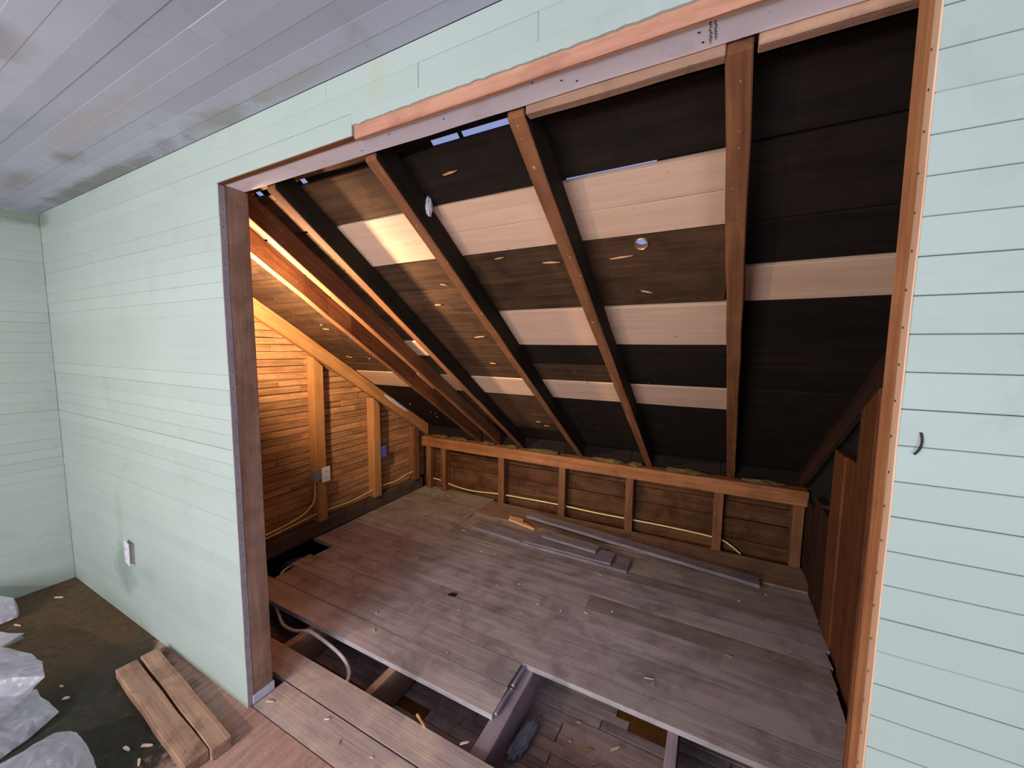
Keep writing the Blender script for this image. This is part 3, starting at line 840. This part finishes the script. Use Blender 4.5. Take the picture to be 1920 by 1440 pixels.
# ------------------------------------------------------------------ electrical
def outlet_plate(name, loc, rz, mat, label, tilt=0.0):
    e = empty(name, loc); tag(e, label, 'outlet')
    M0 = Matrix.Translation(loc) @ Matrix.Rotation(rz, 4, 'Z') @ Matrix.Rotation(tilt, 4, 'Y')
    def b_(nm, x, y, z, mt, ch, par=None):
        bm = bmesh.new(); bmesh.ops.create_cube(bm, size=1)
        for v_ in bm.verts: v_.co = Vector(((x[0] + x[1]) / 2 + v_.co.x * (x[1] - x[0]), (y[0] + y[1]) / 2 + v_.co.y * (y[1] - y[0]), (z[0] + z[1]) / 2 + v_.co.z * (z[1] - z[0])))
        if ch: bmesh.ops.bevel(bm, geom=bm.edges[:], offset=ch, segments=2, affect='EDGES')
        return from_bm(nm, bm, mt, par or e, M0)
    # local: faces -Y, plate 0.07 x 0.115
    b_('cover_plate', (-0.036, 0.036), (-0.006, 0), (-0.06, 0.06), mat, 0.002)
    for s in (0.026, -0.026):
        so = b_('socket', (-0.017, 0.017), (-0.008, -0.0055), (s - 0.014, s + 0.014), mat, 0.001)
        b_('slot', (-0.008, -0.0055), (-0.0086, -0.007), (s - 0.004, s + 0.006), SLOT, 0, so)
        b_('slot', (0.0055, 0.008), (-0.0086, -0.007), (s - 0.004, s + 0.006), SLOT, 0, so)
        b_('slot', (-0.002, 0.002), (-0.0086, -0.007), (s - 0.010, s - 0.006), SLOT, 0, so)
    return e, b_
e, b_ = outlet_plate('wall_outlet', (-1.02, -0.016, 0.412), math.radians(-6), LPLAS, 'white wall outlet on the mint plank wall, left of the opening', math.radians(3))
b_('box', (-0.03, 0.03), (0, 0.02), (-0.05, 0.05), GBOX, 0)
e, b_ = outlet_plate('junction_outlet', (-1.018, 1.145, 0.492), math.radians(90), WPLAS, 'white outlet on a side wall stud with a yellow cable below')
b_('box', (-0.092, -0.0615), (0.004, 0.054), (-0.045, 0.055), GBOX, 0.003)
b_('bracket', (-0.0615, -0.037), (0.004, 0.008), (-0.03, 0.04), GBOX, 0.001)
e = empty('electrical_box', (-1.07, 1.76, 0.52)); tag(e, 'small blue electrical box behind the middle side wall stud', 'box')
wbox('box', (-1.10, -1.045), (1.752, 1.80), (0.475, 0.57), BLUEB, e, 'z', 0.003)
wbox('flange', (-1.046, -1.042), (1.746, 1.806), (0.468, 0.577), BLUEB, e, 'z', 0.001)

cb = tube('power_cable', [(-1.06, 1.075, 0.45), (-1.06, 1.078, 0.40), (-1.06, 1.075, 0.33), (-1.06, 1.05, 0.27), (-1.06, 0.97, 0.22), (-1.06, 0.85, 0.195), (-1.06, 0.70, 0.183), (-1.06, 0.5, 0.18)], 0.006, YEL)
tag(cb, 'yellow cable hanging in a curve from the white outlet', 'cable')
cb = tube('power_cable', [(-1.046, 0.5, 0.158), (-1.046, 0.7, 0.163), (-1.048, 0.9, 0.177), (-1.06, 1.12, 0.185), (-1.07, 1.25, 0.172), (-1.07, 1.42, 0.165), (-1.07, 1.60, 0.18), (-1.07, 1.72, 0.192),
                          (-1.07, 1.84, 0.185), (-1.07, 1.95, 0.178), (-1.07, 2.10, 0.20), (-1.06, 2.25, 0.205)], 0.005, YEL)
tag(cb, 'yellow cable strung through the studs of the strip clad wall', 'cable')
cb = tube('power_cable', [(-1.05, 2.385, 0.10), (-0.88, 2.385, 0.088), (-0.79, 2.385, 0.073), (-0.62, 2.385, 0.05), (-0.44, 2.385, 0.045), (-0.16, 2.385, 0.068), (0.1, 2.385, 0.078), (0.47, 2.385, 0.086), (0.8, 2.385, 0.082),
                          (1.06, 2.385, 0.086), (1.4, 2.385, 0.09), (1.735, 2.385, 0.08), (1.83, 2.385, 0.045), (1.90, 2.385, -0.005)], 0.0062, YEL)
tag(cb, 'yellow cable running low through the studs of the back knee wall', 'cable')
cb = tube('white_cable', [(-0.60, 0.47, -0.03), (-0.545, 0.455, -0.055), (-0.46, 0.43, -0.085), (-0.36, 0.415, -0.07), (-0.29, 0.412, -0.05), (-0.20, 0.412, -0.018), (-0.10, 0.415, -0.03), (0.02, 0.415, -0.055), (0.10, 0.395, -0.06),
                          (0.165, 0.36, -0.065), (0.19, 0.315, -0.075), (0.17, 0.27, -0.1)], 0.0085, WCAB)
tag(cb, 'white cable looping over a joist in the front floor gap', 'cable')
cb = tube('white_cable', [(-0.80, 0.80, -0.028), (-0.86, 0.795, -0.03), (-0.90, 0.76, -0.035), (-0.91, 0.71, -0.05), (-0.88, 0.66, -0.08)], 0.0075, WCAB)
tag(cb, 'white cable end curling out of the dark hole by the side wall', 'cable')
for i, (dy, dz, s) in enumerate(((0.0, 0.0, 0), (0.02, -0.015, 1), (-0.03, -0.02, 2))):
    cb = tube('data_cable', [(-1.03, 0.80 + dy, -0.07 + dz), (-0.98, 0.86 + dy, -0.05 + dz), (-0.92, 0.90 + dy * 1.5, -0.055 + dz), (-0.85, 0.90 + dy * 2.2, -0.075 + dz)], 0.0038, BCAB)
    tag(cb, 'thin blue wire in the dark floor hole by the side wall', 'cable', 'blue wires in the floor hole')
cb = tube('conduit', [(0.916, 0.748, -0.012), (0.914, 0.68, -0.010), (0.912, 0.615, -0.013)], 0.0085, COND)
tag(cb, 'grey conduit piece on top of the thick joist, farther half', 'conduit')
cb = tube('conduit', [(0.914, 0.60, -0.014), (0.911, 0.53, -0.010), (0.909, 0.465, -0.014)], 0.0085, COND)
tag(cb, 'grey conduit piece on top of the thick joist, nearer half', 'conduit')

# ------------------------------------------------------------------ loose boards on the alcove floor
def loose(name, a, b_, wd, th, z, mat, label, ends=None, za=None, cuts=8, jit=0.0025, cat='board', group=None):
    A = Vector((a[0], a[1], (z if za is None else za))); B = Vector((b_[0], b_[1], z))
    d = B - A
    s = Vector((-d.y, d.x, 0)).normalized() * wd / 2
    u = Vector((0, 0, th))
    v = [A - s, B - s, B + s, A + s, A - s + u, B - s + u, B + s + u, A + s + u]
    e = empty(name, A)
    tag(e, label, cat, group)
    hexa('plank', v, mat, e, d, (0, 0, 1), 0.002, cuts, jit)
    if ends:
        dn = d.normalized() * 0.0015
        v2 = [B - s * .97, B + dn - s * .97, B + dn + s * .97, B + s * .97, B - s * .97 + u * .96, B + dn - s * .97 + u * .96, B + dn + s * .97 + u * .96, B + s * .97 + u * .96]
        hexa('sawn_end', v2, ends, e, (1, 0, 0), (0, 0, 1), 0)
    return e
GP = 'loose boards by the knee wall'
loose('loose_board', (0.30, 2.115), (1.975, 1.978), 0.095, 0.022, 0.014, GREYB, 'long weathered loose board lying in front of the knee wall', None, 0.05, 14, 0.004, group=GP)
loose('loose_board', (-0.06, 1.835), (0.42, 1.80), 0.13, 0.02, 0.0005, GREYB, 'short loose plank left of the board pile', None, group=GP)
loose('loose_board', (0.405, 1.805), (1.20, 1.80), 0.165, 0.02, 0.0005, GREYB, 'bottom board of the loose pile with bluish cut end', SAWN, group=GP)
loose('loose_board', (0.43, 1.80), (1.09, 1.80), 0.155, 0.016, 0.0255, GREYB, 'middle board of the loose pile with bluish cut end', SAWN, group=GP)
loose('loose_board', (0.55, 1.868), (0.972, 1.835), 0.10, 0.018, 0.0465, GREYB, 'short top board of the loose pile with bluish cut end', SAWN, group=GP)
loose('loose_board', (0.62, 1.965), (1.02, 1.93), 0.045, 0.02, 0.0005, GREYB, 'narrow splintered slat under the long loose board', None, group=GP)
# fresh splinter
M = frame((0.24, 2.03, 0.013), (1, -0.12, 0))
prism('wood_splinter', [(-0.11, 0.03), (-0.02, 0.05), (0.03, 0.035), (0.0, 0.012), (0.13, -0.02), (0.19, -0.05), (0.05, -0.04), (-0.09, -0.02), (-0.06, 0.005)], 0, 0.02, SPLIN, None, M, 0.002)
tag(bpy.data.objects['wood_splinter'], 'fresh pale splinter at the left end of the long loose board', 'splinter')

loose('lumber_piece', (-0.665, -0.158), (0.085, -0.212), 0.072, 0.042, 0.001, LUMB, 'short worn timber on the room floor, farther from the mint wall', None, cuts=10, jit=0.0035, cat='lumber', group='two timbers on the room floor')
loose('lumber_piece', (-0.665, -0.078), (0.108, -0.144), 0.062, 0.044, 0.001, LUMB, 'short worn timber on the room floor, nearer the mint wall', None, cuts=10, jit=0.0035, cat='lumber', group='two timbers on the room floor')

# plaster coated scrap down in the joist bay
bm = bmesh.new(); bmesh.ops.create_icosphere(bm, subdivisions=4, radius=1)
for v_ in bm.verts:
    n_ = noise.noise(v_.co * 3.1) * 0.25 + noise.noise(v_.co * 9) * 0.12
    v_.co = Vector((v_.co.x * 0.105, v_.co.y * (0.027 + 0.01 * v_.co.x), v_.co.z * 0.026)) * (1 + n_ * 1.5)
o = from_bm('plaster_lump', bm, PLASTER, None, frame((1.0, 0.565, -0.170), (-0.035, -0.18, 0)), True)
tag(o, 'grey plaster coated scrap beside the thick joist, down in the gap', 'debris')
tag(tube('wood_stick', [(0.700, 0.286, -0.02), (0.690, 0.274, 0.02), (0.676, 0.258, 0.065)], 0.006, SPLIN, None, 2, 5), 'small upright orange stick at the edge of the front gap', 'stick')
M = frame((0.305, 0.996, 0.0008), (1, 0.2, 0))
tag(prism('label_scrap', [(-0.03, -0.008), (-0.012, -0.018), (0.028, -0.016), (0.03, 0.014), (0.0, 0.018), (-0.014, 0.012)], 0, 0.0015, INK, None, M), 'small black scrap lying on the alcove floorboards', 'scrap')

# debris along the top plate: clumps of straw like insulation
CLL = ['in the left corner', 'before the second rafter foot', 'between the third and second rafter feet', 'left of the fourth rafter foot', 'right of the fourth rafter foot', 'left of the knotty rafter foot', 'touching the knotty rafter foot', 'left of the vertical looking rafter', 'at the dark right end']
cl_x = [(-0.86, 0.09), (-0.62, 0.1), (-0.27, 0.07), (0.0, 0.06), (0.32, 0.14), (0.90, 0.13), (1.13, 0.05), (1.5, 0.14), (2.0, 0.12)]
for i, (x, ln) in enumerate(cl_x):
    bm = bmesh.new(); bmesh.ops.create_icosphere(bm, subdivisions=3, radius=1)
    for v_ in bm.verts:
        n_ = noise.noise(v_.co * 2.3 + Vector((i * 7, 0, 0))) * 0.4 + noise.noise(v_.co * 7 + Vector((i * 3, 0, 0))) * 0.35
        v_.co = Vector((v_.co.x * ln, v_.co.y * 0.04, max(v_.co.z, -0.3) * 0.017)) * (1 + n_)
    o = from_bm('straw_clump', bm, INSUL, None, Matrix.Translation((x, 2.372, 0.563)))
    tag(o, 'straw coloured debris on the back wall plate, ' + CLL[i], 'debris', 'debris clumps on the top plate')
# crumbs of plaster on the leftmost rafter
bm = bmesh.new(); bmesh.ops.create_icosphere(bm, subdivisions=3, radius=1)
for v_ in bm.verts:
    n_ = noise.noise(v_.co * 4) * 0.5 + noise.noise(v_.co * 11) * 0.3
    v_.co = Vector((v_.co.x * 0.18, v_.co.y * 0.014, v_.co.z * 0.014)) * (1 + n_)
o = from_bm('plaster_smear', bm, WHCHIP, None, frame((-1.022, 1.93, RB - SL * 1.93 + 0.085), (0, 1, -SL)))
tag(o, 'whitish plaster smear on the lower part of the leftmost rafter', 'plaster')
bm = bmesh.new(); bmesh.ops.create_icosphere(bm, subdivisions=3, radius=1)
for v_ in bm.verts:
    n_ = noise.noise(v_.co * 4 + Vector((5, 0, 0))) * 0.5
    v_.co = Vector((v_.co.x * 0.01, v_.co.y * 0.014, v_.co.z * 0.035)) * (1 + n_)
o = from_bm('paper_tuft', bm, WHCHIP, None, frame((0.688, 0.345, RB - SL * 0.345 + 0.09), (1, 0, 0)))
tag(o, 'grey white tuft of paper stuck beside a rafter above the pale boards', 'paper')

# ------------------------------------------------------------------ chips scattered on the floor (pixel positions were turned into floor positions once)
chips = [(-0.37, 1.02, 50, .05), (-0.27, 1.04, 60, .04), (-0.34, 1.0, 45, .03), (-0.18, 0.73, 70, .03), (0.03, 0.66, -30, .04), (0.12, 0.56, -35, .045),
         (-0.70, 0.60, 20, .02), (0.62, 1.28, 10, .012), (-0.1, 1.71, 10, .035), (0.2, 1.5, 5, .03), (0.3, 1.52, 0, .018), (0.42, 0.9, 40, .02),
         (0.94, 1.17, 80, .025), (1.07, 1.22, -20, .03), (1.10, 1.15, 30, .025), (1.2, 1.3, 10, .015), (0.8, 1.16, 0, .02), (-0.5, 1.35, 30, .02),
         (-0.15, 1.2, 0, .02), (-0.05, 1.15, 40, .02), (-0.56, 1.62, 45, .045), (-0.42, 1.5, 0, .018), (-0.9, 1.07, 10, .016), (0.55, 0.62, -60, .02),
         (1.45, 0.93, 15, .06), (1.47, 0.91, 70, .03), (0.45, 0.08, -50, .025), (0.33, 0.12, 30, .03), (0.87, 0.30, 40, .05), (0.6, 0.10, 10, .02),
         (1.85, 1.75, 20, .02), (1.95, 1.60, 0, .016), (1.78, 1.25, -10, .035), (2.0, 1.9, 20, .018), (-0.65, 2.25, 5, .05), (-0.55, 2.2, 20, .045),
         (-0.8, 2.2, 15, .05), (-0.95, 2.27, 0, .04), (0.05, 0.06, 20, .05), (1.05, 1.62, 0, .012), (0.75, 1.05, 0, .014), (0.5, 1.2, 90, .016)]
for i, (x, y, a, ln) in enumerate(chips):
    ln *= 0.72; wd = rr.uniform(0.002, 0.004); t = math.radians(a)
    M = Matrix.Translation((x, y, 0.0016 if y < 2.03 else 0.0016)) @ Matrix.Rotation(t, 4, 'Z') @ Matrix.Rotation(rr.uniform(-.12, .12), 4, 'X')
    o = prism('wood_chip', [(-ln / 2, -wd), (ln * 0.3, -wd * 0.9), (ln / 2, wd * 0.1), (ln * 0.25, wd * 0.8), (-ln * 0.42, wd)], 0, rr.uniform(0.002, 0.005), CHIP if i % 3 else WHCHIP, None, M)
    tag(o, 'small pale wood chip scattered on the alcove floorboards', 'wood chip', 'wood chips on the alcove floor')
for i, (x, y, a, ln) in enumerate([(-1.72, -0.12, 30, .06), (-1.57, -0.30, 20, .05), (-0.82, -0.32, 20, .02), (-0.72, -0.33, 40, .03), (-0.17, -0.26, 30, .05), (-0.12, -0.30, -20, .04), (0.0, -0.3, 30, .05), (-0.08, -0.34, 60, .04), (0.06, -0.27, 10, .03), (-0.22, -0.3, 10, .04), (0.1, -0.31, 80, .03)]):
    ln *= 0.8; wd = rr.uniform(0.002, 0.005); t = math.radians(a)
    M = Matrix.Translation((x, y, 0.0012)) @ Matrix.Rotation(t, 4, 'Z')
    o = prism('wood_chip', [(-ln / 2, -wd), (ln * 0.3, -wd * 0.9), (ln / 2, wd * 0.1), (ln * 0.25, wd * 0.8), (-ln * 0.42, wd)], 0, rr.uniform(0.003, 0.008), CHIP, None, M)
    tag(o, 'small pale wood chip lying on the dark room floor', 'wood chip', 'wood chips on the room floor')
for i, (x, y, a, ln) in enumerate([(1.25, 0.66, 30, .05), (1.35, 0.72, 45, .06), (1.29, 0.62, 40, .03), (1.18, 0.76, 20, .03), (1.33, 0.60, 70, .04), (1.17, 0.66, 0, .02)]):
    ln *= 0.8; wd = 0.004; t = math.radians(a)
    M = Matrix.Translation((x, y, -0.193)) @ Matrix.Rotation(t, 4, 'Z')
    o = prism('wood_chip', [(-ln / 2, -wd), (ln * 0.3, -wd * 0.9), (ln / 2, wd * 0.1), (ln * 0.25, wd * 0.8), (-ln * 0.42, wd)], 0, 0.005, CHIP if i else SPLIN, None, M)
    tag(o, 'pale chip down on the dusty lath between the joists', 'wood chip', 'wood chips in the joist bay')

# dark hook shaped mark on the right wall: a bent nail
tag(tube('bent_nail', [(1.912, -0.001, 1.372), (1.913, -0.004, 1.360), (1.911, -0.005, 1.348), (1.906, -0.004, 1.338)], 0.0017, SLOT, None, 4, 6), 'dark bent nail sticking out of the mint planks right of the opening', 'nail')

# ------------------------------------------------------------------ plastic bags at the lower left
def bag(name, hulls, seed, label, sub=3, amp=0.02, mat=FILM, smooth=False):
    """crumpled film: convex folds between given points, subdivided and wrinkled"""
    bm = bmesh.new()
    for pts in hulls:
        vs = [bm.verts.new(p) for p in pts]
        r_ = bmesh.ops.convex_hull(bm, input=vs)
        dead = [g for g in r_['geom_interior'] + r_['geom_unused'] if isinstance(g, bmesh.types.BMVert) and g.is_valid]
        bmesh.ops.delete(bm, geom=list(set(dead)), context='VERTS')
    bmesh.ops.triangulate(bm, faces=bm.faces[:])
    for k_ in range(sub):
        bmesh.ops.subdivide_edges(bm, edges=bm.edges[:], cuts=1, use_grid_fill=True, smooth=0.25 if smooth else 0.0)
        for v_ in bm.verts:
            d = noise.noise_vector(v_.co * (6 * 1.9 ** k_) + Vector((seed, seed * 2, 0)))
            v_.co += d * amp / (1.7 ** k_)
            v_.co.z = max(v_.co.z, 0.001)
    if smooth:
        bmesh.ops.smooth_vert(bm, verts=bm.verts[:], factor=0.5, use_axis_x=True, use_axis_y=True, use_axis_z=True)
    bmesh.ops.recalc_face_normals(bm, faces=bm.faces)
    c = sum((v_.co for v_ in bm.verts), Vector()) / len(bm.verts); c.z = 0
    for v_ in bm.verts: v_.co -= c
    o = from_bm(name, bm, mat, None, Matrix.Translation(c), smooth)
    return tag(o, label, 'plastic bag', 'crumpled plastic on the room floor')
bag('plastic_bag', [[(-0.50, -0.62, 0), (-0.48, -0.42, 0), (-0.40, -0.40, 0.09), (-0.30, -0.40, 0.13), (-0.16, -0.40, 0.10), (-0.05, -0.42, 0.02), (-0.05, -0.65, 0),
                     (-0.2, -0.7, 0.14), (-0.36, -0.58, 0.13), (-0.3, -0.5, 0.17), (-0.14, -0.5, 0.14)]], 2, 'rounded clear plastic bag at the bottom edge left of the timbers', 4, 0.022, FILM, True)
bag('plastic_bag', [[(-1.3, -0.65, 0), (-1.2, -0.47, 0.02), (-0.915, -0.359, 0.155), (-0.72, -0.379, 0.15), (-0.76, -0.46, 0.05), (-0.95, -0.62, 0.22), (-1.2, -0.5, 0.20), (-0.8, -0.6, 0)],
                    [(-0.95, -0.55, 0.0), (-0.74, -0.40, 0.10), (-0.60, -0.385, 0.03), (-0.60, -0.43, 0.0), (-0.56, -0.55, 0.0), (-0.62, -0.52, 0.12), (-0.85, -0.62, 0.14), (-0.6, -0.7, 0)]],
    5, 'pointed sheet of crumpled clear plastic at the left edge', 3, 0.016)
bag('plastic_bag', [[(-1.90, -0.55, 0), (-1.90, -0.30, 0.01), (-1.80, -0.26, 0.03), (-1.60, -0.29, 0.03), (-1.66, -0.29, 0.13), (-1.72, -0.36, 0.17), (-1.62, -0.45, 0), (-1.85, -0.45, 0.2)],
                    [(-1.60, -0.42, 0), (-1.40, -0.31, 0.01), (-1.36, -0.31, 0.05), (-1.44, -0.37, 0.07), (-1.40, -0.45, 0)]],
    8, 'small white plastic heap in the corner by the left wall', 3, 0.014)
